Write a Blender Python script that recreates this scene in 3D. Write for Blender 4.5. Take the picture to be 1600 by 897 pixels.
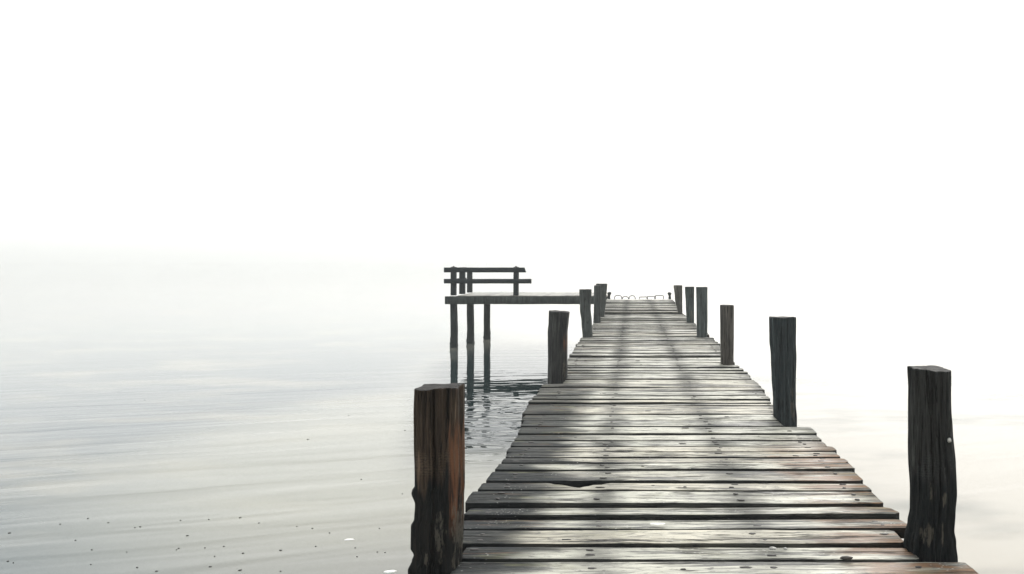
import bpy, bmesh, math, random
from mathutils import Vector, noise

for o in list(bpy.data.objects):
    bpy.data.objects.remove(o)
S = bpy.context.scene
COL = S.collection
random.seed(11)
R = math.radians

# ------------------------------------------------------------------ camera
CAMZ, DECKZ, F, VX, HY = 3.45, 1.95, 1244.0, 987.0, 408.0
cam = bpy.data.cameras.new('camera')
cam.sensor_width = 36
cam.lens = F * 36 / 1600
cam.shift_x = -(VX - 800) / 1600
cam.shift_y = -(448.5 - HY) / 1600
cam.clip_start = 0.05
cam.clip_end = 20000
co = bpy.data.objects.new('camera', cam)
co.location = (0, 0, CAMZ)
co.rotation_euler = (R(90), 0, 0)
COL.objects.link(co)
S.camera = co

# ------------------------------------------------------------------ light
SUN_EL, SUN_AZ = R(38), R(22)          # azimuth from +Y towards +X
w = bpy.data.worlds.new('World')
S.world = w
w.use_nodes = True
nt = w.node_tree
bg = nt.nodes['Background']
sky = nt.nodes.new('ShaderNodeTexSky')
sky.sky_type = 'NISHITA'
sky.sun_disc = False
sky.sun_elevation = SUN_EL
sky.sun_rotation = SUN_AZ
sky.altitude = 0
sky.air_density = 1.0
sky.dust_density = 2.0
sky.ozone_density = 1.0
hs = nt.nodes.new('ShaderNodeHueSaturation')   # fog takes the blue out of the sky
hs.inputs['Saturation'].default_value = 0.22
nt.links.new(sky.outputs[0], hs.inputs['Color'])
nt.links.new(hs.outputs[0], bg.inputs['Color'])
bg.inputs['Strength'].default_value = 0.05
fog = nt.nodes.new('ShaderNodeBackground')      # the even white of a fog-filled sky, added to the clear-sky term
fog.inputs['Color'].default_value = (1.0, 1.0, 0.975, 1)
fog.inputs['Strength'].default_value = 0.55
ads = nt.nodes.new('ShaderNodeAddShader')
nt.links.new(bg.outputs[0], ads.inputs[0])
nt.links.new(fog.outputs[0], ads.inputs[1])
nt.links.new(ads.outputs[0], nt.nodes['World Output'].inputs['Surface'])
sun = bpy.data.lights.new('sun', 'SUN')
sun.energy = 1.2
sun.angle = R(25)
sun.color = (1.0, 0.96, 0.9)
so = bpy.data.objects.new('sun', sun)
d = Vector((math.sin(SUN_AZ) * math.cos(SUN_EL), math.cos(SUN_AZ) * math.cos(SUN_EL), math.sin(SUN_EL)))
so.rotation_euler = (-d).to_track_quat('-Z', 'Y').to_euler()
COL.objects.link(so)
vs = S.view_settings
vs.view_transform = 'Standard'
vs.look = 'None'
vs.exposure = 0.93
vs.gamma = 1
vs.use_curve_mapping = False
S.cycles.use_denoising = True
S.cycles.max_bounces = 6
S.cycles.volume_bounces = 1
S.cycles.use_adaptive_sampling = True
S.cycles.adaptive_threshold = 0.02
S.cycles.sample_clamp_indirect = 6


# ------------------------------------------------------------------ helpers
def tag(o, label=None, cat=None, group=None, kind=None):
    if label: o['label'] = label
    if cat: o['category'] = cat
    if group: o['group'] = group
    if kind: o['kind'] = kind
    return o


def empty(name, loc):
    o = bpy.data.objects.new(name, None)
    o.location = loc
    o.empty_display_size = 0.2
    COL.objects.link(o)
    return o


def obj(name, verts, faces, mats, parent=None, mi=None, smooth=True, org=None):
    if org is not None:
        verts = [(v[0] - org[0], v[1] - org[1], v[2] - org[2]) for v in verts]
    me = bpy.data.meshes.new(name)
    me.from_pydata(verts, [], faces)
    for m in (mats if isinstance(mats, (list, tuple)) else [mats]):
        me.materials.append(m)
    if mi:
        me.polygons.foreach_set('material_index', mi)
    me.polygons.foreach_set('use_smooth', [smooth] * len(me.polygons))
    me.update()
    bm = bmesh.new()
    bm.from_mesh(me)
    bmesh.ops.recalc_face_normals(bm, faces=bm.faces)
    bm.to_mesh(me)
    bm.free()
    o = bpy.data.objects.new(name, me)
    COL.objects.link(o)
    if parent is not None:
        o.parent = parent
        if org is not None:
            o.location = Vector(org) - parent.location
        else:
            o.matrix_parent_inverse.identity()
            o.location = -parent.location
    elif org is not None:
        o.location = org
    return o


def px(x, y, D):
    """pixel of the photograph at depth D -> world X, Z"""
    return (x - VX) / F * D, CAMZ - (y - HY) / F * D


def N3(x, y, z):
    return noise.noise(Vector((x, y, z)))


class NB:
    """small node-building helper"""
    def __init__(s, name):
        s.m = bpy.data.materials.new(name)
        s.m.use_nodes = True
        s.t = s.m.node_tree
        s.b = s.t.nodes['Principled BSDF']

    def n(s, typ, **kw):
        nd = s.t.nodes.new(typ)
        for k, v in kw.items():
            setattr(nd, k, v)
        return nd

    def l(s, a, b):
        s.t.links.new(a, b)

    def put(s, sock, v):
        if hasattr(v, 'is_linked') or isinstance(v, bpy.types.NodeSocket):
            s.l(v, sock)
        else:
            sock.default_value = v

    def math(s, op, a, b=0.0, c=None, clamp=False):
        nd = s.n('ShaderNodeMath', operation=op, use_clamp=clamp)
        s.put(nd.inputs[0], a)
        s.put(nd.inputs[1], b)
        if c is not None:
            s.put(nd.inputs[2], c)
        return nd.outputs[0]

    def vmath(s, op, a, b):
        nd = s.n('ShaderNodeVectorMath', operation=op)
        s.put(nd.inputs[0], a)
        s.put(nd.inputs[1], b)
        return nd.outputs[0]

    def mapr(s, v, a, b, c=0.0, d=1.0, smooth=True):
        nd = s.n('ShaderNodeMapRange', interpolation_type='SMOOTHSTEP' if smooth else 'LINEAR')
        s.put(nd.inputs[0], v)
        for i, q in enumerate((a, b, c, d)):
            s.put(nd.inputs[i + 1], q)
        return nd.outputs[0]

    def noise(s, vec, scale=1.0, detail=4.0, rough=0.55, dist=0.0):
        nd = s.n('ShaderNodeTexNoise')
        s.put(nd.inputs['Vector'], vec)
        nd.inputs['Scale'].default_value = scale
        nd.inputs['Detail'].default_value = detail
        nd.inputs['Roughness'].default_value = rough
        nd.inputs['Distortion'].default_value = dist
        return nd.outputs['Fac']

    def mix(s, f, a, b, blend='MIX'):
        nd = s.n('ShaderNodeMix', data_type='RGBA', blend_type=blend)
        s.put(nd.inputs[0], f)
        s.put(nd.inputs[6], a)
        s.put(nd.inputs[7], b)
        return nd.outputs[2]

    def obj(s):
        return s.n('ShaderNodeTexCoord').outputs['Object']

    def sep(s, v):
        nd = s.n('ShaderNodeSeparateXYZ')
        s.l(v, nd.inputs[0])
        return nd.outputs

    def scl(s, v, sc):
        return s.vmath('MULTIPLY', v, sc)

    def bump(s, h, strength, dist=0.01):
        nd = s.n('ShaderNodeBump')
        s.put(nd.inputs['Strength'], strength)
        nd.inputs['Distance'].default_value = dist
        s.l(h, nd.inputs['Height'])
        return nd.outputs[0]


def C(r, g, b):
    return (r, g, b, 1.0)


# ------------------------------------------------------------------ materials
def make_deck_mat():
    q = NB('wet_weathered_planks')
    p = q.obj()
    xyz = q.sep(p)
    X, Y = xyz[0], xyz[1]
    geo = q.n('ShaderNodeNewGeometry')
    isl = geo.outputs['Random Per Island']
    off = q.vmath('MULTIPLY', (31.0, 57.0, 13.0), isl)
    # island random is a scalar: turn into a vector offset
    cmb = q.n('ShaderNodeCombineXYZ')
    q.l(q.math('MULTIPLY', isl, 31.0), cmb.inputs[0])
    q.l(q.math('MULTIPLY', isl, 57.0), cmb.inputs[1])
    q.l(q.math('MULTIPLY', isl, 13.0), cmb.inputs[2])
    po = q.vmath('ADD', p, cmb.outputs[0])
    isl2 = q.math('FRACT', q.math('MULTIPLY', isl, 7.31))
    grain = q.noise(q.scl(po, (1.6, 60, 60)), 1.0, 6, 0.62, 0.3)
    grain2 = q.noise(q.scl(po, (5, 170, 170)), 1.0, 3, 0.6)
    blotch = q.noise(q.scl(po, (1.5, 7.0, 7.0)), 1.0, 5, 0.62, 0.8)
    streak = q.noise(q.scl(po, (1.1, 17, 17)), 1.0, 5, 0.68, 0.6)
    wet = q.noise(q.scl(p, (1.3, 0.9, 1)), 1.0, 4, 0.6, 0.6)
    v = q.math('ADD', q.math('MULTIPLY', blotch, 1.0), q.math('MULTIPLY', q.math('SUBTRACT', isl, 0.5), 0.22))
    v = q.math('ADD', v, q.math('MULTIPLY', q.math('SUBTRACT', grain, 0.5), 0.85))
    v = q.math('ADD', v, q.math('MULTIPLY', q.math('SUBTRACT', wet, 0.5), 0.25))
    v = q.math('ADD', v, q.math('MULTIPLY', q.math('SUBTRACT', streak, 0.5), 1.0))
    f = q.mapr(v, 0.26, 0.62)
    pale = q.mix(q.mapr(isl2, 0.35, 0.9), C(0.50, 0.50, 0.42), C(0.48, 0.455, 0.36))
    base = q.mix(f, C(0.050, 0.054, 0.052), pale)
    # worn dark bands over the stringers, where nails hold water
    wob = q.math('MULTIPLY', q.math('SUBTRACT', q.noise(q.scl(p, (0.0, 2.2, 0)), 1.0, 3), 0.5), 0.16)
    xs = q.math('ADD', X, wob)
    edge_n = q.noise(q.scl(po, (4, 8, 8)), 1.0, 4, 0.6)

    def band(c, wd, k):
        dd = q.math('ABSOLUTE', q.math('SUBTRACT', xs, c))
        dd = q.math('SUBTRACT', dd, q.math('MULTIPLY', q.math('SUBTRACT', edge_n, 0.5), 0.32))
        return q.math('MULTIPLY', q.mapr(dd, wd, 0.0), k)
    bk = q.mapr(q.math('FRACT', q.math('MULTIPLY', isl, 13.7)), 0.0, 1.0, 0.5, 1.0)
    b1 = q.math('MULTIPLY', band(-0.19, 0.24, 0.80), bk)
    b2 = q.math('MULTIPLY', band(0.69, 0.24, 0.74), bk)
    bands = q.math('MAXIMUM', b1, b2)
    # soaked left side of the deck, damp right rim
    xl = q.math('ADD', X, q.math('MULTIPLY', q.math('SUBTRACT', q.noise(q.scl(po, (1.2, 3.5, 3)), 1.0, 4), 0.5), 1.0))
    left = q.math('MULTIPLY', q.mapr(xl, -0.25, -0.68), q.mapr(Y, 16.0, 5.5, 0.35, 0.96))
    xr = q.math('ADD', X, q.math('MULTIPLY', q.math('SUBTRACT', q.noise(q.scl(po, (1.0, 3.0, 3)), 2.0, 4), 0.5), 0.5))
    right = q.math('MULTIPLY', q.mapr(xr, 1.28, 1.6), 0.7)
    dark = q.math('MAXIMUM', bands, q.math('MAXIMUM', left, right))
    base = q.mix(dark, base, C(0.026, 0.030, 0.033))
    # rusty brown wood at the right rim near the camera
    rust = q.math('MULTIPLY', q.mapr(xr, 0.95, 1.22), q.mapr(Y, 7.0, 6.0))
    rust = q.math('MULTIPLY', rust, q.mapr(q.noise(q.scl(po, (1.3, 8, 8)), 1.3, 4, 0.6), 0.40, 0.54))
    base = q.mix(q.math('MULTIPLY', rust, 0.95), base, C(0.165, 0.090, 0.042))
    rl = q.math('MULTIPLY', q.mapr(X, -0.2, -0.6), q.mapr(q.noise(q.scl(po, (2, 16, 16)), 1.0, 4), 0.60, 0.70))
    base = q.mix(q.math('MULTIPLY', rl, 0.55), base, C(0.17, 0.10, 0.055))
    moss = q.mapr(q.noise(q.scl(po, (1.5, 5, 5)), 1.7, 4), 0.56, 0.70)
    base = q.mix(q.math('MULTIPLY', moss, 0.4), base, C(0.20, 0.20, 0.11))
    # fine dark checks along the grain
    chk = q.noise(q.scl(po, (0.8, 13, 13)), 1.0, 5, 0.6, 0.6)
    lines = q.mapr(q.math('ABSOLUTE', q.math('SUBTRACT', chk, 0.5)), 0.050, 0.008)
    gate = q.mapr(q.noise(q.scl(po, (1.5, 6, 6)), 1.3, 2), 0.47, 0.56)
    lines = q.math('MULTIPLY', lines, gate)
    mark = q.math('MULTIPLY', lines, 0.9)
    base = q.mix(q.math('MULTIPLY', lines, 0.8), base, C(0.012, 0.012, 0.013))
    gr = q.mapr(grain2, 0.32, 0.68, 0.58, 1.25, False)
    cg = q.n('ShaderNodeCombineColor')
    for i in range(3):
        q.l(gr, cg.inputs[i])
    base = q.mix(1.0, base, cg.outputs[0], 'MULTIPLY')
    # weather pitting and small dark bruises a few centimetres across
    pit = q.noise(q.scl(po, (14, 38, 38)), 1.0, 4, 0.65)
    base = q.mix(q.math('MULTIPLY', q.mapr(pit, 0.56, 0.66), 0.6), base, C(0.05, 0.052, 0.050))
    bru = q.noise(q.scl(po, (3.2, 11, 11)), 1.0, 5, 0.7, 1.0)
    base = q.mix(q.math('MULTIPLY', q.mapr(bru, 0.54, 0.66), 0.65), base, C(0.075, 0.076, 0.070))
    mark = q.math('MAXIMUM', mark, q.math('MAXIMUM', q.math('MULTIPLY', q.mapr(pit, 0.56, 0.66), 0.55), q.math('MULTIPLY', q.mapr(bru, 0.54, 0.66), 0.6)))
    # pale lichen flecks
    vo = q.n('ShaderNodeTexVoronoi', feature='F1')
    q.l(q.scl(po, (26, 60, 60)), vo.inputs['Vector'])
    vo.inputs['Scale'].default_value = 1.0
    fl = q.math('MULTIPLY', q.mapr(vo.outputs['Distance'], 0.20, 0.10), q.mapr(q.noise(p, 3.2, 3), 0.56, 0.64))
    base = q.mix(q.math('MULTIPLY', fl, 0.8), base, C(0.62, 0.62, 0.58))
    # board flanks and undersides: shade of the gaps painted in near-black
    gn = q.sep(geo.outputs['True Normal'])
    flank_shade = q.math('MAXIMUM', q.mapr(xyz[2], DECKZ - 0.035, DECKZ - 0.045), q.mapr(gn[2], 0.75, 0.45))
    base = q.mix(q.math('MULTIPLY', flank_shade, 0.9), base, C(0.014, 0.016, 0.017))
    q.l(base, q.b.inputs['Base Color'])
    rg = q.mapr(q.math('ADD', q.math('MULTIPLY', wet, 0.6), q.math('MULTIPLY', blotch, 0.4)), 0.38, 0.62, 0.58, 0.38)
    rg = q.math('ADD', rg, q.math('MULTIPLY', dark, 0.22))
    rg = q.math('ADD', rg, q.math('MULTIPLY', q.math('SUBTRACT', grain, 0.5), 0.25))
    rg = q.math('ADD', rg, q.math('MULTIPLY', flank_shade, 0.35))
    q.l(rg, q.b.inputs['Roughness'])
    q.l(q.mapr(q.math('MAXIMUM', q.math('MAXIMUM', dark, mark), flank_shade), 0.1, 0.95, 0.40, 0.06), q.b.inputs['Specular IOR Level'])
    h = q.math('ADD', q.math('MULTIPLY', grain, 0.7), q.math('MULTIPLY', grain2, 0.3))
    h = q.math('SUBTRACT', h, q.math('MULTIPLY', lines, 0.8))
    h = q.math('ADD', h, q.math('MULTIPLY', blotch, 1.0))
    h = q.math('ADD', h, q.math('MULTIPLY', streak, 2.2))
    q.l(q.bump(h, 0.9, 0.008), q.b.inputs['Normal'])
    return q.m


def wood_dark(name, hi, lo, seed, wl=None, orange=None, patch=None, grey=0.35):
    """dark weathered upright timber; coordinates are the thing's own, z from the deck"""
    q = NB(name)
    p0 = q.obj()
    p = q.vmath('ADD', p0, (seed * 3.1, seed * 1.7, 0))
    xyz = q.sep(p0)
    g1 = q.noise(q.scl(p, (42, 42, 1.7)), 1.0, 6, 0.65, 0.4)
    g2 = q.noise(q.scl(p, (130, 130, 7)), 1.0, 3, 0.6)
    bl = q.noise(q.scl(p, (7, 7, 2.2)), 1.0, 4, 0.6, 0.6)
    base = q.mix(q.mapr(q.math('ADD', q.math('MULTIPLY', g1, 0.6), q.math('MULTIPLY', bl, 0.4)), 0.36, 0.64), C(*lo), C(*hi))
    gm = q.mapr(q.noise(q.scl(p, (30, 30, 1.2)), 1.0, 5, 0.7), 0.56, 0.70)
    base = q.mix(q.math('MULTIPLY', gm, grey), base, C(hi[0] * 3.0, hi[1] * 3.0, hi[2] * 2.9))
    ck = q.noise(q.scl(p, (30, 30, 0.9)), 1.0, 3, 0.5, 0.8)
    cl = q.mapr(q.math('ABSOLUTE', q.math('SUBTRACT', ck, 0.5)), 0.016, 0.0)
    base = q.mix(cl, base, C(0.004, 0.004, 0.004))
    if wl is not None:       # soaked, blackened lower part with a ragged upper line
        zz = q.math('ADD', xyz[2], q.math('MULTIPLY', q.math('SUBTRACT', q.noise(q.scl(p, (16, 16, 1.5)), 1.0, 4, 0.6), 0.5), 0.55))
        wt = q.mapr(zz, wl + 0.04, wl - 0.04)
        base = q.mix(q.math('MULTIPLY', wt, 0.86), base, C(0.007, 0.010, 0.011))
        # horizontal saw marks just above the soaked line
        wv = q.n('ShaderNodeTexWave', wave_type='BANDS', bands_direction='Z')
        q.l(p, wv.inputs['Vector'])
        wv.inputs['Scale'].default_value = 24
        wv.inputs['Distortion'].default_value = 7
        wv.inputs['Detail Scale'].default_value = 3
        zone = q.math('MULTIPLY', q.mapr(xyz[2], wl - 0.02, wl + 0.05), q.mapr(xyz[2], wl + 0.2, wl + 0.10))
        zone = q.math('MULTIPLY', zone, q.mapr(q.noise(q.scl(p, (14, 14, 3)), 1.0, 3), 0.42, 0.55))
        base = q.mix(q.math('MULTIPLY', q.math('MULTIPLY', wv.outputs['Fac'], zone), 0.28), base, C(hi[0] * 2.6, hi[1] * 2.7, hi[2] * 2.8))
    if orange is not None:   # (x limit, z0, z1)
        xo, z0, z1 = orange
        xn = q.math('ADD', xyz[0], q.math('MULTIPLY', q.math('SUBTRACT', g1, 0.5), 0.05))
        om = q.math('MULTIPLY', q.mapr(xn, xo - 0.012, xo + 0.012), q.mapr(xyz[2], z0, z0 + 0.2))
        om = q.math('MULTIPLY', om, q.mapr(q.math('ADD', xyz[2], q.math('MULTIPLY', bl, 0.1)), z1, z1 - 0.12))
        om = q.math('MULTIPLY', om, q.mapr(g1, 0.40, 0.56))
        om = q.math('MULTIPLY', om, q.mapr(q.noise(q.scl(p, (26, 26, 3.5)), 1.0, 4, 0.65), 0.36, 0.52))
        base = q.mix(q.math('MULTIPLY', om, 0.75), base, C(0.165, 0.070, 0.034))
    if patch is not None:    # list of (x, z, rx, rz) pale scuffed spots
        for (ax, az, rx, rz) in patch:
            ex = q.math('DIVIDE', q.math('SUBTRACT', xyz[0], ax), rx)
            ez = q.math('DIVIDE', q.math('SUBTRACT', xyz[2], az), rz)
            dd = q.math('ADD', q.math('POWER', q.math('ABSOLUTE', ex), 2.0), q.math('POWER', q.math('ABSOLUTE', ez), 2.0))
            dd = q.math('ADD', dd, q.math('MULTIPLY', q.math('SUBTRACT', q.noise(q.scl(p, (45, 45, 12)), 1.0, 4, 0.7), 0.5), 9.0))
            pm = q.mapr(dd, 0.9, 0.1)
            base = q.mix(q.math('MULTIPLY', pm, 0.6), base, C(0.115, 0.105, 0.085))
    # end grain on the sawn top, darker where it faces up
    nz = q.sep(q.n('ShaderNodeNewGeometry').outputs['True Normal'])[2]
    ringn = q.noise(q.scl(p, (38, 38, 0)), 1.0, 4, 0.6)
    base = q.mix(q.math('MULTIPLY', q.mapr(nz, 0.35, 0.7), q.mapr(ringn, 0.3, 0.7, 0.95, 0.7)), base, C(0.007, 0.007, 0.007))
    q.l(base, q.b.inputs['Base Color'])
    q.b.inputs['Roughness'].default_value = 0.62
    q.b.inputs['Specular IOR Level'].default_value = 0.16
    h = q.math('SUBTRACT', q.math('ADD', g1, q.math('MULTIPLY', g2, 0.35)), q.math('MULTIPLY', cl, 0.8))
    q.l(q.bump(h, 1.0, 0.018), q.b.inputs['Normal'])
    return q.m


def simple(name, col, rough=0.5, metal=0.0, ns=20, amt=0.35):
    q = NB(name)
    n = q.noise(q.obj(), ns, 4)
    q.l(q.mix(q.mapr(n, 0.3, 0.7), C(*[c * (1 - amt) for c in col]), C(*[c * (1 + amt) for c in col])), q.b.inputs['Base Color'])
    q.b.inputs['Roughness'].default_value = rough
    q.b.inputs['Metallic'].default_value = metal
    q.l(q.bump(n, 0.3, 0.004), q.b.inputs['Normal'])
    return q.m


def make_water_mat():
    q = NB('lake_water')
    p = q.obj()
    xyz = q.sep(p)
    X, Y = xyz[0], xyz[1]
    # water tone: cool and dark on the left, warm and pale on the right
    sx = q.math('ADD', X, q.math('MULTIPLY', q.math('SUBTRACT', q.noise(p, 0.12, 3), 0.5), 8.0))
    side = q.mapr(q.math('SUBTRACT', sx, q.math('MULTIPLY', Y, -0.10)), -6.5, 2.5)
    col = q.mix(side, C(0.062, 0.083, 0.088), C(0.34, 0.318, 0.27))
    pat = q.noise(q.scl(p, (0.25, 0.5, 1)), 1.0, 3)
    col = q.mix(q.mapr(pat, 0.45, 0.7), col, C(0.17, 0.17, 0.14))
    ax = q.math('DIVIDE', q.math('ADD', X, 4.6), 4.6)
    ay = q.math('DIVIDE', q.math('SUBTRACT', Y, 15.0), 6.0)
    ar = q.math('ADD', q.math('MULTIPLY', ax, ax), q.math('MULTIPLY', ay, ay))
    col = q.mix(q.math('MULTIPLY', q.mapr(ar, 1.6, 0.1), 0.7), col, C(0.30, 0.30, 0.245))   # paler patch near the pier
    wx = q.math('DIVIDE', q.math('ADD', X, 3.4), 4.2)
    wy = q.math('DIVIDE', q.math('SUBTRACT', Y, 23.0), 10.5)
    wr = q.math('ADD', q.math('ADD', q.math('MULTIPLY', wx, wx), q.math('MULTIPLY', wy, wy)), q.math('MULTIPLY', q.math('SUBTRACT', q.noise(p, 0.4, 3), 0.5), 0.6))
    refl_mask = q.mapr(q.math('ADD', X, q.math('MULTIPLY', Y, 0.235)), -1.2, 0.2)  # edge of the painted dark reflection, along a line of sight
    col = q.mix(q.math('MULTIPLY', q.mapr(wr, 1.2, 0.5), refl_mask), col, C(0.006, 0.016, 0.018))      # dark reflections by the platform, painted into the water colour
    q.l(col, q.b.inputs['Base Color'])
    q.b.inputs['Roughness'].default_value = 0.03
    q.b.inputs['IOR'].default_value = 1.333
    # swell lines: crests run about 16 degrees off the image plane
    rot = q.n('ShaderNodeVectorRotate', rotation_type='Z_AXIS')
    q.l(p, rot.inputs['Vector'])
    rot.inputs['Angle'].default_value = R(-17)
    rp = rot.outputs[0]
    s1 = q.noise(q.scl(rp, (0.20, 1.35, 1)), 1.0, 2, 0.42, 0.5)
    s2 = q.noise(q.scl(rp, (0.30, 2.6, 1)), 1.0, 2, 0.5, 0.2)
    far = q.math('MULTIPLY', q.mapr(Y, 30.0, 8.0, 0.03, 1.0), q.mapr(X, 1.5, 4.0, 1.0, 0.5))
    hl = q.math('ADD', q.math('MULTIPLY', s1, 0.037), q.math('MULTIPLY', s2, 0.006))
    hl = q.math('MULTIPLY', hl, far)
    # choppy patch where the ripples run between the side platform and the pier
    dx = q.math('DIVIDE', q.math('ADD', X, 3.9), 4.4)
    dy = q.math('DIVIDE', q.math('SUBTRACT', Y, 22.8), 9.5)
    rr = q.math('ADD', q.math('MULTIPLY', dx, dx), q.math('MULTIPLY', dy, dy))
    chop = q.math('MULTIPLY', q.mapr(rr, 1.25, 0.45), q.mapr(q.math('ADD', X, q.math('MULTIPLY', Y, 0.235)), -1.0, 0.25))
    c1 = q.noise(q.scl(p, (0.20, 1.5, 1)), 1.0, 2, 0.4, 0.3)
    c2 = q.noise(q.scl(p, (0.75, 1.9, 1)), 1.0, 1, 0.4, 1.4)
    near = q.mapr(Y, 21.0, 17.5)
    hc = q.math('ADD', q.math('MULTIPLY', c1, 0.015), q.math('MULTIPLY', q.math('MULTIPLY', c2, 0.085), q.math('ADD', near, 0.05)))
    hc = q.math('MULTIPLY', hc, chop)
    nd = q.n('ShaderNodeBump')
    nd.inputs['Strength'].default_value = 1.0
    nd.inputs['Distance'].default_value = 1.0
    q.l(q.math('ADD', hl, hc), nd.inputs['Height'])
    q.l(nd.outputs[0], q.b.inputs['Normal'])
    return q.m


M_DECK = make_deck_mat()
M_NAIL = simple('rusted_nail', (0.016, 0.014, 0.013), 0.6, 0.0, 60)
M_KNOT = simple('dark_knot', (0.022, 0.020, 0.018), 0.75, 0.0, 90)
M_BEAM = wood_dark('tarred_beam', (0.048, 0.060, 0.055), (0.014, 0.020, 0.021), 5.0)
M_RAIL = wood_dark('dark_rail_timber', (0.016, 0.026, 0.030), (0.009, 0.015, 0.018), 8.0, grey=0.15)
M_LEG = wood_dark('dark_piling', (0.018, 0.030, 0.031), (0.007, 0.012, 0.014), 9.0, grey=0.2)

# ------------------------------------------------------------------ setting: water
g = [(-6000, -6000, 0), (6000, -6000, 0), (6000, 6000, 0), (-6000, 6000, 0)]
tag(obj('water', g, [(0, 1, 2, 3)], make_water_mat(), smooth=False), kind='structure')

# ------------------------------------------------------------------ mooring posts (timber pilings)
POSTS = []      # (x0, x1, yfront, yback) at deck level, for notching the boards


def timber(rings, cx_seed, nseg=160, exp=5.0, grooves=(), rough=0.006):
    """rings: list of (z, xl, xr, yf, yb) -> verts/faces with a worn top"""
    verts, faces = [], []
    for k, (z, xl, xr, yf, yb) in enumerate(rings):
        cx, cy, a, b = (xl + xr) / 2, (yf + yb) / 2, (xr - xl) / 2, (yb - yf) / 2
        for i in range(nseg):
            t = 2 * math.pi * (i + 0.5) / nseg
            ct, st = math.cos(t), math.sin(t)
            r = 1 / (abs(ct) ** exp + abs(st) ** exp) ** (1 / exp)
            dr = rough * N3(ct * 5 + cx_seed, st * 5, z * 2.0) + rough * 0.5 * N3(ct * 16 + cx_seed, st * 16, z * 3.5)
            if nseg > 100:
                dr += 0.0045 * N3(ct * 26 + cx_seed, st * 26, z * 1.2) + 0.002 * N3(ct * 60, st * 60 + cx_seed, z * 2.5)
            for (ga, gw, gd, z0, z1, wob) in grooves:
                gt = ga + wob * N3(z * 1.6 + ga * 9, cx_seed, 2.2)
                dd = (t - gt + math.pi) % (2 * math.pi) - math.pi
                if abs(dd) < gw * 2 and z0 < z < z1:
                    fz = min(1, (z - z0) / 0.08, (z1 - z) / 0.08) if z1 < 50 else min(1, (z - z0) / 0.12)
                    dr -= gd * fz * max(0, 1 - abs(dd) / gw)
            verts.append((cx + (r * a + dr) * ct, cy + (r * b + dr) * st, z))
    n = len(rings)
    for k in range(n - 1):
        for i in range(nseg):
            j = (i + 1) % nseg
            faces.append((k * nseg + i, k * nseg + j, (k + 1) * nseg + j, (k + 1) * nseg + i))
    faces.append(tuple(range(nseg - 1, -1, -1)))
    # worn top: shrinking rings with an uneven height
    z, xl, xr, yf, yb = rings[-1]
    cx, cy = (xl + xr) / 2, (yf + yb) / 2
    base = (n - 1) * nseg
    prev = base
    for s, dz in ((0.975, 0.003), (0.80, 0.003), (0.5, 0.001), (0.2, 0.001)):
        st_ = len(verts)
        for i in range(nseg):
            v = verts[base + i]
            X_, Y_ = cx + (v[0] - cx) * s, cy + (v[1] - cy) * s
            verts.append((X_, Y_, v[2] + dz + 0.006 * N3(X_ * 14, Y_ * 14, cx_seed)))
        for i in range(nseg):
            j = (i + 1) % nseg
            faces.append((prev + i, prev + j, st_ + j, st_ + i))
        prev = st_
    faces.append(tuple(prev + i for i in range(nseg)))
    return verts, faces


def post(prof, basey, mat_args, label, seed, nz=64, top_tilt=0.0, depth=None, grooves=(), rough=0.006, exp=5.0, parts=None):
    D = (CAMZ - DECKZ) * F / (basey - HY)
    # the silhouette runs from a front corner to the rear corner of the side face we look at
    dep = depth or 0.2
    src = prof
    for _ in range(4):
        kk_ = (D + 0.88 * dep) / D
        prof = [(y, VX + (xl - VX) * kk_ if xl > VX else xl, VX + (xr - VX) * kk_ if xr < VX else xr) for (y, xl, xr) in src]
        dep = depth or sum(xr - xl for (_y, xl, xr) in prof) / len(prof) * D / F * 0.97
    pts = []
    for (y, xl, xr) in prof:
        X0, Z = px(xl, y, D)
        X1, _ = px(xr, y, D)
        pts.append((Z, X0, X1))
    pts.sort()
    w0 = pts[0]
    rings = []
    for z in (-1.6, -0.6, 0.15, 0.6, 1.1, 1.5):
        rings.append((z, w0[1], w0[2], D, D + dep))
    ztop, zb = pts[-1][0], w0[0]
    for k in range(nz + 1):
        z = zb + (ztop - zb) * k / nz
        for a, b in zip(pts, pts[1:]):
            if a[0] <= z <= b[0] + 1e-6:
                f = (z - a[0]) / max(1e-6, b[0] - a[0])
                f = f * f * (3 - 2 * f)
                xl = a[1] + (b[1] - a[1]) * f
                xr = a[2] + (b[2] - a[2]) * f
                break
        rings.append((z, xl, xr, D, D + dep))
    v, f = timber(rings, seed, 260 if D < 9 else 80, exp=exp, grooves=grooves, rough=rough)
    # uneven, slightly tilted sawn top
    cx = (w0[1] + w0[2]) / 2
    out = []
    for (x, y, z) in v:
        if z > ztop - 0.12:
            k = (z - (ztop - 0.12)) / 0.12
            z += k * (top_tilt * (x - cx) + min(1.0, 4.5 / D) * 0.008 * N3(x * 12, y * 12, seed))
        out.append((x, y, z))
    m = wood_dark(*mat_args, grey=0.75 if D < 9 else 0.45)
    o = obj('mooring_post', out, f, m, org=(cx, D + dep / 2, DECKZ))
    tag(o, label, 'post', 'timber mooring posts along the pier')
    POSTS.append((min(w0[1], w0[2]), max(w0[1], w0[2]), D, D + dep))
    return o, D, dep


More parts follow.
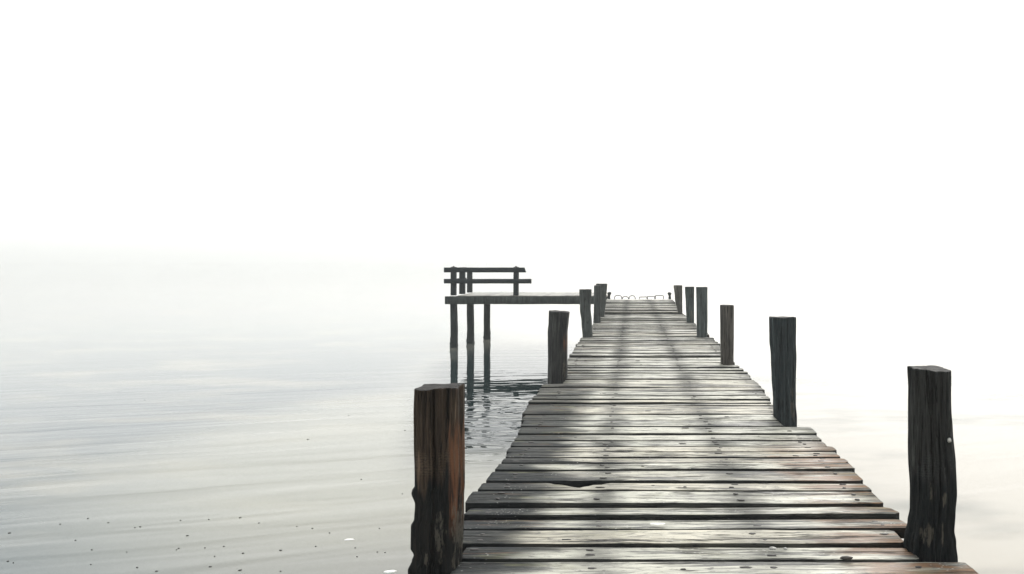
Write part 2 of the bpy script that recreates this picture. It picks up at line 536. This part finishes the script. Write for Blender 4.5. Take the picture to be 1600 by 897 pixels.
F3 = -math.pi / 2     # angle of the face towards the camera
L1, D1, dp1 = post([(610, 645, 726), (640, 644, 726), (690, 645, 725), (740, 646, 725), (762, 646, 725), (771, 641, 725), (790, 647, 724),
                    (812, 646, 724), (823, 641, 724), (858, 641, 723), (868, 646, 722), (878, 643, 722), (892, 637, 722)], 892,
                   ('post_brown_charred', (0.070, 0.050, 0.035), (0.017, 0.014, 0.011), 1.0, 0.44, (0.086, 0.12, 0.80),
                    [(0.045, 0.17, 0.030, 0.11), (0.115, 0.18, 0.016, 0.16), (-0.02, 0.05, 0.012, 0.03)]),
                   'thick brown and black post nearest the camera on the left edge, orange down one side', 1.3,
                   nz=110, top_tilt=0.02, grooves=((F3 - 0.06, 0.06, 0.030, -9, 99, 0.05), (F3 + 0.28, 0.06, 0.010, 2.2, 99, 0.25),
                                                   (F3 + 0.55, 0.05, 0.008, 2.0, 2.7, 0.3), (F3 - 0.55, 0.05, 0.006, 2.35, 2.8, 0.3)), rough=0.008, exp=12)
R1, D2, dp2 = post([(580, 1418, 1490), (616, 1420, 1489), (673, 1420, 1492), (729, 1421, 1496), (770, 1422, 1496), (804, 1421, 1493),
                    (830, 1417, 1492), (850, 1413, 1496), (880, 1411, 1500)], 866,
                   ('post_charred', (0.034, 0.036, 0.034), (0.009, 0.011, 0.012), 2.0, 0.36, None,
                    [(-0.032, 0.30, 0.010, 0.08), (0.035, 0.28, 0.012, 0.035), (0.028, 0.12, 0.006, 0.06), (-0.05, 0.10, 0.03, 0.06)]),
                   'thick charred black post nearest the camera on the right edge, bulging and deeply cracked', 4.7,
                   nz=110, top_tilt=-0.03, grooves=((F3 - 0.25, 0.09, 0.018, 2.1, 99, 0.3), (F3 + 0.30, 0.08, 0.016, 2.3, 99, 0.12),
                                                    (F3 + 0.02, 0.10, 0.012, 1.9, 2.75, 0.15), (F3 - 0.58, 0.06, 0.016, 2.55, 99, 0.7)), rough=0.014, exp=8)
post([(497, 1201, 1245.5), (533, 1202, 1245), (558, 1204, 1246), (595, 1205, 1245), (631, 1207, 1245), (656, 1208, 1247)], 656,
     ('post_slate', (0.042, 0.053, 0.056), (0.018, 0.025, 0.028), 3.0, None, None, [(0.05, 0.12, 0.02, 0.16)]),
     'slate grey post with a long vertical crack, second from the camera on the right edge', 7.1,
     grooves=((F3 + 0.22, 0.06, 0.012, 1.9, 99, 0.12), (F3 + 0.62, 0.05, 0.009, 1.8, 2.5, 0.3)))
post([(477.5, 1124.5, 1147.3), (520, 1125, 1147.3), (569, 1125.7, 1146.8)], 569,
     ('post_brown_grey', (0.098, 0.090, 0.078), (0.042, 0.042, 0.040), 4.0),
     'slim straight brownish grey post, third from the camera on the right edge', 9.9, grooves=((F3 + 0.4, 0.05, 0.008, 2.0, 99, 0.1),))
post([(449, 1087.6, 1106), (490, 1088, 1106), (526, 1088.5, 1105.5)], 525.5,
     ('post_grey_green', (0.080, 0.096, 0.096), (0.036, 0.046, 0.048), 5.0),
     'straight grey post, fourth from the camera on the right edge, widest of the far three', 12.1)
post([(448.4, 1070, 1084.8), (480, 1071.5, 1085), (505, 1073, 1085)], 504,
     ('post_grey_streaked', (0.060, 0.076, 0.074), (0.028, 0.036, 0.038), 6.0, None, None, [(0.02, 0.15, 0.02, 0.2)]),
     'slim grey post with pale streaks, fifth from the camera on the right edge', 14.3)
post([(446, 1052.3, 1066.3), (465, 1054.4, 1066.3), (489, 1058.8, 1066.5)], 488.5,
     ('post_pale_grey', (0.110, 0.108, 0.096), (0.052, 0.054, 0.050), 7.0),
     'paler grey post tapering towards its foot, last and farthest on the right edge', 16.3)
post([(487.5, 857, 890.5), (503, 856.5, 889), (521, 855, 887.3), (560, 855.4, 887), (592, 855, 887)], 592,
     ('post_dark_grey_rust', (0.052, 0.054, 0.052), (0.018, 0.020, 0.021), 8.0, None, (0.085, 0.30, 0.66), [(0.09, 0.1, 0.02, 0.14)]),
     'crooked dark grey post with a rusty streak, second from the camera on the left edge', 18.5,
     top_tilt=-0.08, grooves=((F3 + 0.35, 0.07, 0.012, 1.9, 99, 0.2),))
post([(452.5, 904.8, 924.6), (482.5, 905.7, 923), (503.5, 908.3, 925), (527, 910, 926)], 526.5,
     ('post_grey_curved', (0.092, 0.102, 0.098), (0.040, 0.046, 0.046), 9.0),
     'curved grey post leaning left where the platform beam passes behind, third on the left edge', 21.7)
post([(446.5, 928, 939), (475, 927.8, 938.5), (504, 927, 938.5)], 504,
     ('post_mid_grey', (0.080, 0.088, 0.086), (0.036, 0.042, 0.042), 10.0),
     'narrow grey post overlapping a taller one behind it, fourth on the left edge', 24.1)
post([(443.6, 931, 949), (470, 931, 947), (495, 930, 944.5)], 495,
     ('post_wide_grey', (0.088, 0.096, 0.092), (0.040, 0.046, 0.046), 11.0),
     'wide grey post rising just behind the narrow one, farthest on the left edge', 26.9)
# nail head on the right near post
tmpn = []


def disc(cx, cy, cz, rx, ry, nrm='z', n=10, th=0.003, seed=0.0, irr=0.0):
    """thin domed chip; returns verts, faces"""
    v, f = [], []
    for lev, s in ((0, 1.0), (th, 0.8)):
        for i in range(n):
            t = 2 * math.pi * i / n
            k = s * (1 + irr * N3(math.cos(t) * 2 + seed, math.sin(t) * 2, seed))
            a, b = rx * k * math.cos(t), ry * k * math.sin(t)
            v.append((cx + a, cy + b, cz + lev) if nrm == 'z' else (cx + a, cy - lev, cz + b))
    for i in range(n):
        j = (i + 1) % n
        f.append((i, j, n + j, n + i))
    f.append(tuple(n + i for i in range(n)))
    f.append(tuple(range(n - 1, -1, -1)))
    return v, f


nx, nz_ = px(1483.5, 688, D2)
v, f = disc(nx, D2 + 0.004, nz_, 0.011, 0.013, 'y', 12, 0.008, 1, 0.2)
nail = obj('nail', v, f, simple('bright_nail', (0.45, 0.45, 0.42), 0.4, 0.3), parent=R1)

# ------------------------------------------------------------------ the pier
pier = tag(empty('pier', (0.3, 3.5, DECKZ)), 'long weathered timber pier of wet cross planks running straight out over the lake', 'pier')


def D_of(y):
    return (CAMZ - DECKZ) * F / (y - HY)


# near edges (photo rows) with the extra height each board stands above the nearer one
rows = [(897 + 24, 0), (874, 0.004), (849, 0.013), (826, 0.001), (804, 0.022), (785, 0.024), (765, 0.001), (750, 0.013), (733, 0.004), (723, 0.0),
        (714, 0.004), (705, 0.0), (696, 0.003), (687, 0.0), (676.5, 0.010), (666, 0.0), (656, 0.004), (646.7, 0.002), (634, 0.0), (629, 0.012), (623, 0.014),
        (617, 0.004), (610.6, 0.0), (605, 0.004), (600, 0.0), (592, 0.008), (587, 0.0)]
ys = [(D_of(y), dz) for y, dz in rows]
yb = ys[0][0]
pre = []
while yb > -3.0:
    yb -= random.uniform(0.21, 0.26)
    pre.append((yb, random.uniform(0, 0.008)))
ys = pre[::-1] + ys
yy = ys[-1][0]
while yy < 31.2:
    yy += random.choice((0.19, 0.22, 0.26, 0.31, 0.36)) * random.uniform(0.93, 1.07)
    ys.append((min(yy, 31.55), random.choice((0.001, 0.003, 0.005, 0.009, 0.016))))
DECK_END = ys[-1][0]

LEDGE = [(2, -1.0), (4.4, -1.0), (4.75, -.975), (5.1, -1.03), (5.5, -1.0), (5.9, -.97), (6.5, -.985), (7.5, -1.03), (8.5, -1.09), (9.8, -1.07), (10.8, -1.02),
         (12, -.97), (15, -1.0), (19, -.93), (23, -.95), (32, -1.0)]
REDGE = [(2, 1.6), (3.9, 1.66), (4.12, 1.60), (4.3, 1.56), (4.8, 1.60), (5.0, 1.55), (5.5, 1.58), (6.0, 1.62), (6.6, 1.60), (7.2, 1.64), (7.6, 1.55), (8.4, 1.48),
         (9.5, 1.55), (11, 1.55), (12, 1.53), (15.5, 1.60), (19, 1.52), (23, 1.48), (32, 1.62)]


def lerp_tab(tab, x):
    if x <= tab[0][0]: return tab[0][1]
    for a, b in zip(tab, tab[1:]):
        if x <= b[0]:
            return a[1] + (b[1] - a[1]) * (x - a[0]) / (b[0] - a[0])
    return tab[-1][1]


DV, DF, DM = [], [], []
TH = 0.06


def add(v, f, mi):
    b = len(DV)
    DV.extend(v)
    DF.extend([tuple(i + b for i in t) for t in f])
    DM.extend([mi] * len(f))


def board(y0, y1, ztop, k, x0, x1, chip=None, drop=0.0):
    """board from near edge y0 to far edge y1, wavy worn edges, rounded arrises"""
    near = y0 < 9
    n = 90 if near else 34
    r = 0.005
    verts, faces = [], []
    tilt = random.uniform(-0.006, 0.006)
    cup = random.uniform(-0.003, 0.004)
    slope = random.uniform(-0.004, 0.004)
    c0, c1 = random.uniform(0.004, 0.012), random.uniform(0.006, 0.022)   # rounded ends
    wk = 1.0 if y0 < 8 else 2.0
    for i in range(n + 1):
        t = i / n
        # concentrate samples near the ends
        x = x0 + (x1 - x0) * (t + 0.0)
        e = min(x - x0, x1 - x)
        cc = c0 if x - x0 < x1 - x else c1
        rd = cc - math.sqrt(max(0, cc * cc - max(0, cc - e) ** 2)) if e < cc else 0
        w0_ = wk * 0.006 * N3(x * 1.3, k * 3.7, 1) + 0.0035 * N3(x * 6, k * 3.7, 5)
        w1_ = wk * 0.006 * N3(x * 1.3, k * 3.7, 9) + 0.0035 * N3(x * 6, k * 3.7, 12)
        ya, yb_ = y0 + w0_ + rd + 0.0015 * N3(x * 25, k, 3), y1 + w1_ - rd * 0.9
        if chip and abs(x - chip[0]) < chip[1]:
            q_ = 1 - abs(x - chip[0]) / chip[1]
            yb_ -= chip[2] * q_ ** 0.8 * (0.8 + 0.5 * N3(x * 22, k, 7))
        zt = ztop + tilt * (x - 0.3) * 0.5 + wk * 0.005 * N3(x * 0.9, k * 5.1, 2) + slope
        wd = max(0.05, yb_ - ya)
        ring = [(ya, zt - TH), (ya, zt - r), (ya + r * 0.35, zt - r * 0.3), (ya + r, zt)]
        for s in (0.25, 0.5, 0.75):
            yq = ya + r + (wd - 2 * r) * s
            ring.append((yq, zt + cup * (1 - (2 * s - 1) ** 2) + 0.0025 * N3(x * 2.5, k * 2 + s * 4, 8)))
        ring += [(yb_ - r, zt), (yb_ - r * 0.35, zt - r * 0.3), (yb_, zt - r), (yb_, zt - TH)]
        ring = [(a_, b_ - drop * max(0.0, (a_ - ya) / wd) if b_ > zt - TH * 0.9 else b_) for a_, b_ in ring]
        m = len(ring)
        # frayed vertical ends
        for (yq, zq) in ring:
            ex = 0
            if i == 0: ex = 0.010 * N3(yq * 30, k, 4)
            if i == n: ex = 0.010 * N3(yq * 30, k, 6)
            verts.append((x + ex, yq, zq))
    for i in range(n):
        for j in range(m):
            jj = (j + 1) % m
            faces.append((i * m + j, i * m + jj, (i + 1) * m + jj, (i + 1) * m + j))
    faces.append(tuple(range(m)))
    faces.append(tuple(n * m + j for j in range(m - 1, -1, -1)))
    add(verts, faces, 0)
    return tilt


z = DECKZ - 0.0
step = 0.0
for k in range(len(ys) - 1):
    y0, dz = ys[k]
    y1 = ys[k + 1][0]
    gap = random.uniform(0.008, 0.015) + (0.5 * ys[k + 1][1])
    ztop = DECKZ + random.uniform(-0.002, 0.002)
    drop = ys[k + 1][1] + 0.003
    mid = (y0 + y1) / 2
    xa = lerp_tab(LEDGE, mid) + random.uniform(-0.014, 0.014)
    xb = lerp_tab(REDGE, mid) + random.uniform(-0.018, 0.018)
    for (p0, p1, pf, pb) in POSTS:
        if pf - 0.015 < y1 - gap and pb + 0.015 > y0:
            if p0 < 0.3 and xa < p1 + 0.012: xa = p1 - 0.012
            if p1 > 0.3 and xb > p0 - 0.012: xb = p0 + 0.012
    chip = (-0.36, 0.20, 0.13) if abs(y0 - D_of(765)) < 0.02 else None
    tl = board(y0, y1 - gap, ztop, k, xa, xb, chip, drop)
    # nail heads over the stringers
    if y0 > 2.5 and y0 < 20:
        for bx in (-0.84, -0.19, 0.69, 1.42):
            for s in (0.28, 0.72):
                if random.random() < 0.25: continue
                X_ = bx + random.uniform(-0.03, 0.03)
                if not (xa + .03 < X_ < xb - .03): continue
                Y_ = y0 + (y1 - gap - y0) * (s + random.uniform(-0.07, 0.07))
                zz = ztop + tl * (X_ - 0.3) * 0.5 + 0.005 * N3(X_ * 0.9, k * 5.1, 2)
                zz -= drop * (Y_ - y0) / (y1 - gap - y0)
                v, f = disc(X_, Y_, zz - 0.001, 0.015 * random.uniform(0.8, 1.9), 0.012, 'z', 10, 0.0045, k + s, 0.5)
                add(v, f, 1)
    if y0 > 3 and y0 < 13:
        for _ in range(random.choice((0, 1, 1, 2, 3))):
            X_ = random.uniform(xa + 0.1, xb - 0.1)
            Y_ = y0 + (y1 - gap - y0) * random.uniform(0.2, 0.8)
            zz = ztop + tl * (X_ - 0.3) * 0.5 + 0.005 * N3(X_ * 0.9, k * 5.1, 2)
            zz -= drop * (Y_ - y0) / (y1 - gap - y0)
            v, f = disc(X_, Y_, zz - 0.001, random.uniform(0.007, 0.038), random.uniform(0.007, 0.014), 'z', 12, 0.0040, k + X_, 0.9)
            add(v, f, 2)
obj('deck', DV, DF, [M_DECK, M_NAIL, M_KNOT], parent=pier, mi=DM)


def beam(x0, x1, y0, y1, z0, z1, axis='x', n=30, seed=0.0, r=0.012, wob=0.006, skew=0.0):
    """bevelled, slightly uneven timber along an axis"""
    verts, faces = [], []
    for i in range(n + 1):
        t = i / n
        if axis == 'x':
            a = x0 + (x1 - x0) * t
            A0, A1, B0, B1 = y0, y1, z0, z1
        elif axis == 'y':
            a = y0 + (y1 - y0) * t
            A0, A1, B0, B1 = x0, x1, z0, z1
        else:
            a = z0 + (z1 - z0) * t
            A0, A1, B0, B1 = x0, x1, y0, y1
        e = 0 if 0 < i < n else r * 0.4
        oA, oB = wob * N3(a * 0.8, seed, 1), wob * N3(a * 0.8, seed, 5)
        pts = []
        for (sx, sy, ax, ay) in ((A0, B0, 0, r), (A0, B0, r, 0), (A1, B0, -r, 0), (A1, B0, 0, r), (A1, B1, 0, -r), (A1, B1, -r, 0), (A0, B1, r, 0), (A0, B1, 0, -r)):
            u = sx + ax + oA + wob * 0.5 * N3(a * 4, sx * 9 + seed, sy * 9)
            v_ = sy + ay + oB + wob * 0.5 * N3(a * 4, sy * 9 + seed, sx * 9 + 3)
            pts.append((u, v_))
        cu = sum(q_[0] for q_ in pts) / 8
        cv = sum(q_[1] for q_ in pts) / 8
        for (u, v_) in pts:
            if e:
                u = cu + (u - cu) * (1 - e / max(0.03, abs(A1 - A0)))
                v_ = cv + (v_ - cv) * (1 - e / max(0.03, abs(B1 - B0)))
            aa = a
            if skew and i == n and axis == 'x':
                aa = a + skew * (v_ - cv)
            verts.append((aa, u, v_) if axis == 'x' else ((u, aa, v_) if axis == 'y' else (u, v_, aa)))
    for i in range(n):
        for j in range(8):
            jj = (j + 1) % 8
            faces.append((i * 8 + j, i * 8 + jj, (i + 1) * 8 + jj, (i + 1) * 8 + j))
    faces.append(tuple(range(7, -1, -1)))
    faces.append(tuple(n * 8 + j for j in range(8)))
    return verts, faces


for bx in (-0.78, -0.19, 0.69, 1.34):
    v, f = beam(bx - 0.07, bx + 0.07, -3, DECK_END - 0.12, DECKZ - 0.36, DECKZ - TH - 0.022, 'y', 60, bx)
    obj('stringer', v, f, M_BEAM, parent=pier)
for (ly) in (0.5, 3.95, 7.8, 11.8, 15.9, 19.6, 23.3, 27.5, 31.2):
    v, f = beam(-0.95, 1.55, ly - 0.30, ly - 0.14, DECKZ - 0.64, DECKZ - 0.37, 'x', 16, ly)
    obj('crossbeam', v, f, M_BEAM, parent=pier)

for bx in (-0.74, 1.32):        # hidden pilings that carry the far end of the deck
    for ly in (27.1, 30.8):
        v, f = beam(bx - 0.12, bx + 0.12, ly - 0.12, ly + 0.12, -1.2, DECKZ - 0.645, 'z', 20, bx + ly, 0.03, 0.012)
        obj('piling', v, f, M_LEG, parent=pier)

# ------------------------------------------------------------------ side platform
PY0, PY1 = 31.66, 35.4
PZ = 2.05
plat = tag(empty('side_platform', (-4.2, 33.5, PZ)), 'narrow raised side platform on three thin legs branching left from the pier end', 'platform')
v, f = beam(px(695, 0, PY0)[0], -1.03, PY0, PY0 + 0.14, 1.735, PZ, 'x', 60, 3.0, 0.012, 0.010)
obj('front_beam', v, f, M_BEAM, parent=plat)
v, f = beam(-7.3, -1.03, PY1 - 0.12, PY1, 1.78, 2.0, 'x', 40, 4.0)
obj('rear_beam', v, f, M_BEAM, parent=plat)
v, f = beam(-7.28, -7.12, PY0 + 0.145, PY1 - 0.125, 1.76, 2.0, 'y', 20, 6.0)
obj('side_beam', v, f, M_BEAM, parent=plat)
pv, pf_ = [], []
xx = -7.0
kk = 0
while xx < -1.12:
    wq = random.uniform(0.16, 0.21)
    zq = random.uniform(-0.006, 0.012)
    v, f = beam(xx, xx + wq - 0.012, PY0 + 0.15 + random.uniform(0, .03), PY1 + random.uniform(-.02, .06), 2.002, PZ + 0.012 + zq, 'y', 10, kk * 1.7, 0.006, 0.008)
    b = len(pv)
    pv += v
    pf_ += [tuple(i + b for i in t) for t in f]
    xx += wq
    kk += 1


def plank_mat():
    q = NB('dry_platform_planks')
    p = q.obj()
    isl = q.n('ShaderNodeNewGeometry').outputs['Random Per Island']
    g = q.noise(q.scl(p, (40, 1.5, 40)), 1.0, 5, 0.6)
    base = q.mix(q.mapr(q.math('ADD', g, q.math('MULTIPLY', isl, 0.3)), 0.4, 0.85), C(0.09, 0.09, 0.08), C(0.24, 0.235, 0.20))
    q.l(base, q.b.inputs['Base Color'])
    q.b.inputs['Roughness'].default_value = 0.45
    q.l(q.bump(g, 0.5, 0.006), q.b.inputs['Normal'])
    return q.m


obj('planks', pv, pf_, plank_mat(), parent=plat)


def leg(cx, cy, w_, seed):
    n, ns = 90, 20
    verts, faces = [], []
    for i in range(n + 1):
        z_ = -1.3 + (1.73 + 1.3) * i / n
        wl = max(0, 1 - abs(z_ - 0.0) / 0.55) if z_ < 0.6 else 0
        dx_ = 0.02 * N3(z_ * 0.8, seed, 0)
        for j in range(ns):
            t = 2 * math.pi * j / ns
            r = w_ / 2 * (1 + 0.05 * N3(math.cos(t) * 2, math.sin(t) * 2, z_ * 2 + seed))
            r += 0.05 * wl * max(0, N3(math.cos(t) * 3 + seed, math.sin(t) * 3, z_ * 14)) + 0.012 * wl
            e = 1 / (abs(math.cos(t)) ** 4 + abs(math.sin(t)) ** 4) ** 0.25
            verts.append((cx + dx_ + r * e * math.cos(t), cy + r * e * math.sin(t), z_))
    for i in range(n):
        for j in range(ns):
            jj = (j + 1) % ns
            faces.append((i * ns + j, i * ns + jj, (i + 1) * ns + jj, (i + 1) * ns + j))
    faces.append(tuple(range(ns - 1, -1, -1)))
    faces.append(tuple(n * ns + j for j in range(ns)))
    return verts, faces


for (cpx, cy, w_, sd) in ((709.3, 31.83, 0.27, 1.0), (735, 33.4, 0.28, 5.0), (761, 35.1, 0.27, 9.0)):
    cx = px(cpx, 0, cy)[0]
    v, f = leg(cx, cy, w_, sd)
    obj('leg', v, f, M_LEG, parent=plat)
# joists that carry the planks over the two inner legs
v, f = beam(-6.9, -1.03, 33.32, 33.46, 1.735, 1.995, 'x', 30, 14.0)
obj('joist', v, f, M_BEAM, parent=plat)

# ------------------------------------------------------------------ railing on the platform
rail = tag(empty('railing', (-6.0, 31.9, PZ)), 'dark open railing of two rails and four uprights standing on the side platform', 'railing')
RY = PY0 + 0.15
pxs = lambda a, Y_: (a - VX) / F * Y_
ptop = 3.215
for (a, b, Y_, zb, zt) in ((703.8, 712.0, RY, PZ + 0.025, ptop), (717.4, 726.0, 33.2, PZ + 0.025, 3.19), (729.6, 737.2, 34.75, PZ + 0.025, 3.17), (802.0, 809.7, RY, PZ + 0.025, ptop)):
    v, f = beam(pxs(a, Y_), pxs(b, Y_), Y_, Y_ + 0.2, zb, zt, 'z', 14, a, 0.012, 0.006)
    obj('upright', v, f, M_RAIL, parent=rail)
    if zt == ptop:
        cx = (pxs(a, Y_) + pxs(b, Y_)) / 2
        v, f = disc(cx, Y_ + 0.08, zt + 0.004, 0.045, 0.045, 'z', 12, 0.03, a, 0.2)
        obj('bolt', v, f, M_RAIL, parent=rail)
for (a, b, ya, yb2, nm, sk) in ((694, 821, 418, 425.7, 'top_rail', -0.35), (694, 830.6, 435.8, 443, 'lower_rail', 0)):
    z1 = px(0, ya, RY)[1]
    z0 = px(0, yb2, RY)[1]
    v, f = beam(pxs(a, RY), pxs(b, RY), RY - 0.062, RY - 0.004, z0, z1, 'x', 30, a + ya, 0.008, 0.006, sk)
    obj(nm, v, f, M_RAIL, parent=rail)
    v, f = beam(-7.30, -7.245, RY + 0.005, 34.95, z0 + 0.0, z1 - 0.01, 'y', 16, a + ya + 2, 0.008, 0.006)
    obj('side_rail', v, f, M_RAIL, parent=rail)

# ------------------------------------------------------------------ pier-end details
def tube(path, r, n=8):
    verts, faces = [], []
    P = [Vector(p_) for p_ in path]
    for i, p_ in enumerate(P):
        t = (P[min(i + 1, len(P) - 1)] - P[max(i - 1, 0)]).normalized()
        up = Vector((0, 1, 0))
        s = t.cross(up)
        if s.length < 1e-3: s = Vector((1, 0, 0))
        s.normalize()
        u = s.cross(t).normalized()
        for j in range(n):
            a = 2 * math.pi * j / n
            verts.append(tuple(p_ + s * (r * math.cos(a)) + u * (r * math.sin(a))))
    for i in range(len(P) - 1):
        for j in range(n):
            jj = (j + 1) % n
            faces.append((i * n + j, i * n + jj, (i + 1) * n + jj, (i + 1) * n + j))
    faces.append(tuple(range(n - 1, -1, -1)))
    faces.append(tuple((len(P) - 1) * n + j for j in range(n)))
    return verts, faces


M_WIRE = simple('black_wire', (0.016, 0.017, 0.018), 0.5, 0.0, 30)
EY = 31.3
zb_ = DECKZ + 0.004


def hoop_row(specs, label):
    root = tag(empty('hoop_rail', (pxs(specs[0][0], EY), EY, DECKZ)), label, 'hoop rail')
    for (a, b, top, square) in specs:
        xa, xb = pxs(a, EY), pxs(b, EY)
        h = (467 - top) * EY / F
        pth = []
        if square:
            pth = [(xa, EY, zb_), (xa, EY, zb_ + h * 0.9), (xa + 0.02, EY, zb_ + h * 0.95), (xb - 0.03, EY, zb_ + h), (xb, EY, zb_ + h * 0.93), (xb, EY, zb_)]
        else:
            for i in range(17):
                t = math.pi * i / 16
                pth.append(((xa + xb) / 2 - (xb - xa) / 2 * math.cos(t), EY + 0.01 * math.sin(3 * t), zb_ + h * math.sin(t) ** 0.6))
        v, f = tube(pth, 0.017)
        obj('hoop', v, f, M_WIRE, parent=root)
    return root


hoop_row([(960, 971.6, 461, 0), (972.4, 982, 463, 0), (983, 992.5, 461.5, 0)], 'low row of three rounded black wire hoops at the far end of the pier')
hoop_row([(999, 1010.8, 463.5, 1), (1011.6, 1023, 462.5, 1), (1024, 1036.5, 461.2, 1)], 'low row of squared black wire frames at the far end of the pier')


def bollard(cpx, wpx, hpx, lean, label, seed):
    X_ = pxs(cpx, EY)
    w_ = wpx * EY / F / 2
    h = hpx * EY / F
    prof = ((0, .85), (.12, .78), (.4, .68), (.6, .72), (.68, 1.0), (.78, 1.12), (.88, 1.05), (.96, .7), (1.0, .2))
    v, f = [], []
    ns = 18
    for (t, r) in prof:
        for j in range(ns):
            a = 2 * math.pi * j / ns
            rr = w_ * r * (1 + 0.12 * N3(math.cos(a) + seed, math.sin(a), t * 3))
            v.append((X_ + lean * t * t * w_ + rr * math.cos(a), EY + rr * math.sin(a), DECKZ + 0.002 + h * t))
    for i in range(len(prof) - 1):
        for j in range(ns):
            jj = (j + 1) % ns
            f.append((i * ns + j, i * ns + jj, (i + 1) * ns + jj, (i + 1) * ns + j))
    f.append(tuple(range(ns - 1, -1, -1)))
    f.append(tuple((len(prof) - 1) * ns + j for j in range(ns)))
    o = obj('bollard', v, f, M_LEG, org=(X_, EY, DECKZ))
    tag(o, label, 'bollard', 'short mooring bollards at the pier end')


bollard(951.6, 5.6, 11.5, 0.3, 'short rounded dark bollard at the far left corner of the pier', 1.0)
bollard(1046.6, 5.6, 11.0, -0.3, 'short rounded dark bollard at the far right corner of the pier', 4.0)

# ------------------------------------------------------------------ little things lying on the deck
def deck_pt(x, y):
    D = D_of(y)
    return pxs(x, D), D


M_CHIP = simple('pale_chip', (0.62, 0.62, 0.57), 0.5, 0, 40, 0.15)
M_STONE = simple('grey_pebble', (0.30, 0.30, 0.28), 0.6, 0, 70)
M_BITE = simple('dark_bark_chip', (0.035, 0.030, 0.026), 0.7, 0, 70)


def lump(name, x, y, rx, ry, rz, mat, label, cat, seed, group=None, zoff=0.012):
    X_, Y_ = deck_pt(x, y)
    bm = bmesh.new()
    bmesh.ops.create_icosphere(bm, subdivisions=3, radius=1)
    for q_ in bm.verts:
        k = 1 + 0.35 * N3(q_.co.x * 1.3 + seed, q_.co.y * 1.3, q_.co.z * 1.3)
        q_.co = Vector((q_.co.x * rx * k, q_.co.y * ry * k, q_.co.z * rz * (1 + 0.2 * N3(q_.co.x * 2, q_.co.y * 2, seed))))
    me = bpy.data.meshes.new(name)
    bm.to_mesh(me)
    bm.free()
    me.materials.append(mat)
    for p_ in me.polygons: p_.use_smooth = True
    o = bpy.data.objects.new(name, me)
    o.location = (X_, Y_, DECKZ + zoff)
    COL.objects.link(o)
    tag(o, label, cat, group)


lump('wood_chip', 1026, 822, 0.046, 0.018, 0.004, M_CHIP, 'pale flat wood chip lying in the middle of the near planks', 'wood chip', 1)
lump('pebble', 1207, 860.5, 0.019, 0.012, 0.008, M_STONE, 'larger of two grey pebbles on the plank left of the right near post', 'pebble', 2, 'pebbles on the near planks')
lump('pebble', 1227, 861, 0.011, 0.008, 0.007, M_STONE, 'smaller of two grey pebbles on the plank left of the right near post', 'pebble', 3, 'pebbles on the near planks')
lump('bark_chip', 1322, 875.5, 0.032, 0.012, 0.009, M_BITE, 'dark bark chip on the nearest rusty plank at the right', 'bark chip', 4)

# ------------------------------------------------------------------ flotsam on the water
M_SPECK = simple('dark_speck', (0.060, 0.060, 0.056), 0.7, 0, 90)
spots = [(25, 790), (157, 767), (230, 752), (283, 763), (352, 776), (366, 774), (197, 809), (240, 834), (331, 840), (237, 872), (358, 880), (408, 890), (471, 757),
         (489, 797), (545, 755), (627, 750), (676, 764), (461, 834), (466, 830), (535, 829), (584, 825), (634, 843), (560, 851), (549, 878), (627, 887), (733, 835),
         (732, 890), (775, 773), (815, 778), (824, 825), (860, 790), (990, 778), (985, 840), (1005, 841), (932, 852), (927, 829), (1050, 688), (943, 650), (803, 546),
         (378, 443), (910, 483), (1057, 522), (20, 864), (35, 868)]
big = {(408, 890), (489, 797), (634, 843), (549, 878), (627, 887), (733, 835), (627, 750), (25, 790), (803, 546)}
for i, (a, b) in enumerate(spots):
    X_p, Y_p = a / 1.67, 360 + b / 1.67
    D = CAMZ * F / (Y_p - HY)
    s = (0.014 if (a, b) in big else 0.0080) * random.uniform(0.9, 1.25)
    if Y_p < 700: s *= 1.3
    v, f = disc(0, 0, -0.004, s * 1.15, s * 0.8, 'z', 10, 0.012, i * 1.3, 0.8)
    o = obj('floating_speck', v, f, M_SPECK)
    o.location = (pxs(X_p, D), D, 0)
    o.rotation_euler.z = random.uniform(-0.5, 0.9)
    tag(o, 'tiny dark speck of debris floating on the open water left of the pier', 'debris', 'dark specks floating on the water')
M_WHITE = simple('white_flake', (0.8, 0.8, 0.78), 0.6, 0, 30, 0.08)
for (a, b, s, lab) in ((545, 843.5, 0.062, 'white flake floating on the water farther left of the brown near post'),
                       (610, 893.5, 0.080, 'white flake floating on the water beside the foot of the brown near post')):
    D = CAMZ * F / (b - HY)
    v, f = disc(0, 0, -0.003, s, s * 0.45, 'z', 16, 0.010, a, 0.7)
    o = obj('floating_flake', v, f, M_WHITE)
    o.location = (pxs(a, D), D, 0)
    o.rotation_euler.z = 0.25
    tag(o, lab, 'flake', 'white flakes floating on the water')

# ------------------------------------------------------------------ fog
bm = bmesh.new()
bmesh.ops.create_cube(bm, size=1)
me = bpy.data.meshes.new('haze')
bm.to_mesh(me)
bm.free()
hz = bpy.data.objects.new('haze', me)
hz.scale = (12400, 12400, 42.5)
hz.location = (0, 0, -2.5 + 21.25)
COL.objects.link(hz)
hm = bpy.data.materials.new('lake_fog')
hm.use_nodes = True
t = hm.node_tree
t.nodes.remove(t.nodes['Principled BSDF'])
pvn = t.nodes.new('ShaderNodeVolumePrincipled')
pvn.inputs['Color'].default_value = (0.91, 0.92, 0.91, 1)
pvn.inputs['Density'].default_value = 0.0013
pvn.inputs['Anisotropy'].default_value = 0.3
t.links.new(pvn.outputs[0], t.nodes['Material Output'].inputs['Volume'])
me.materials.append(hm)
tag(hz, kind='stuff')
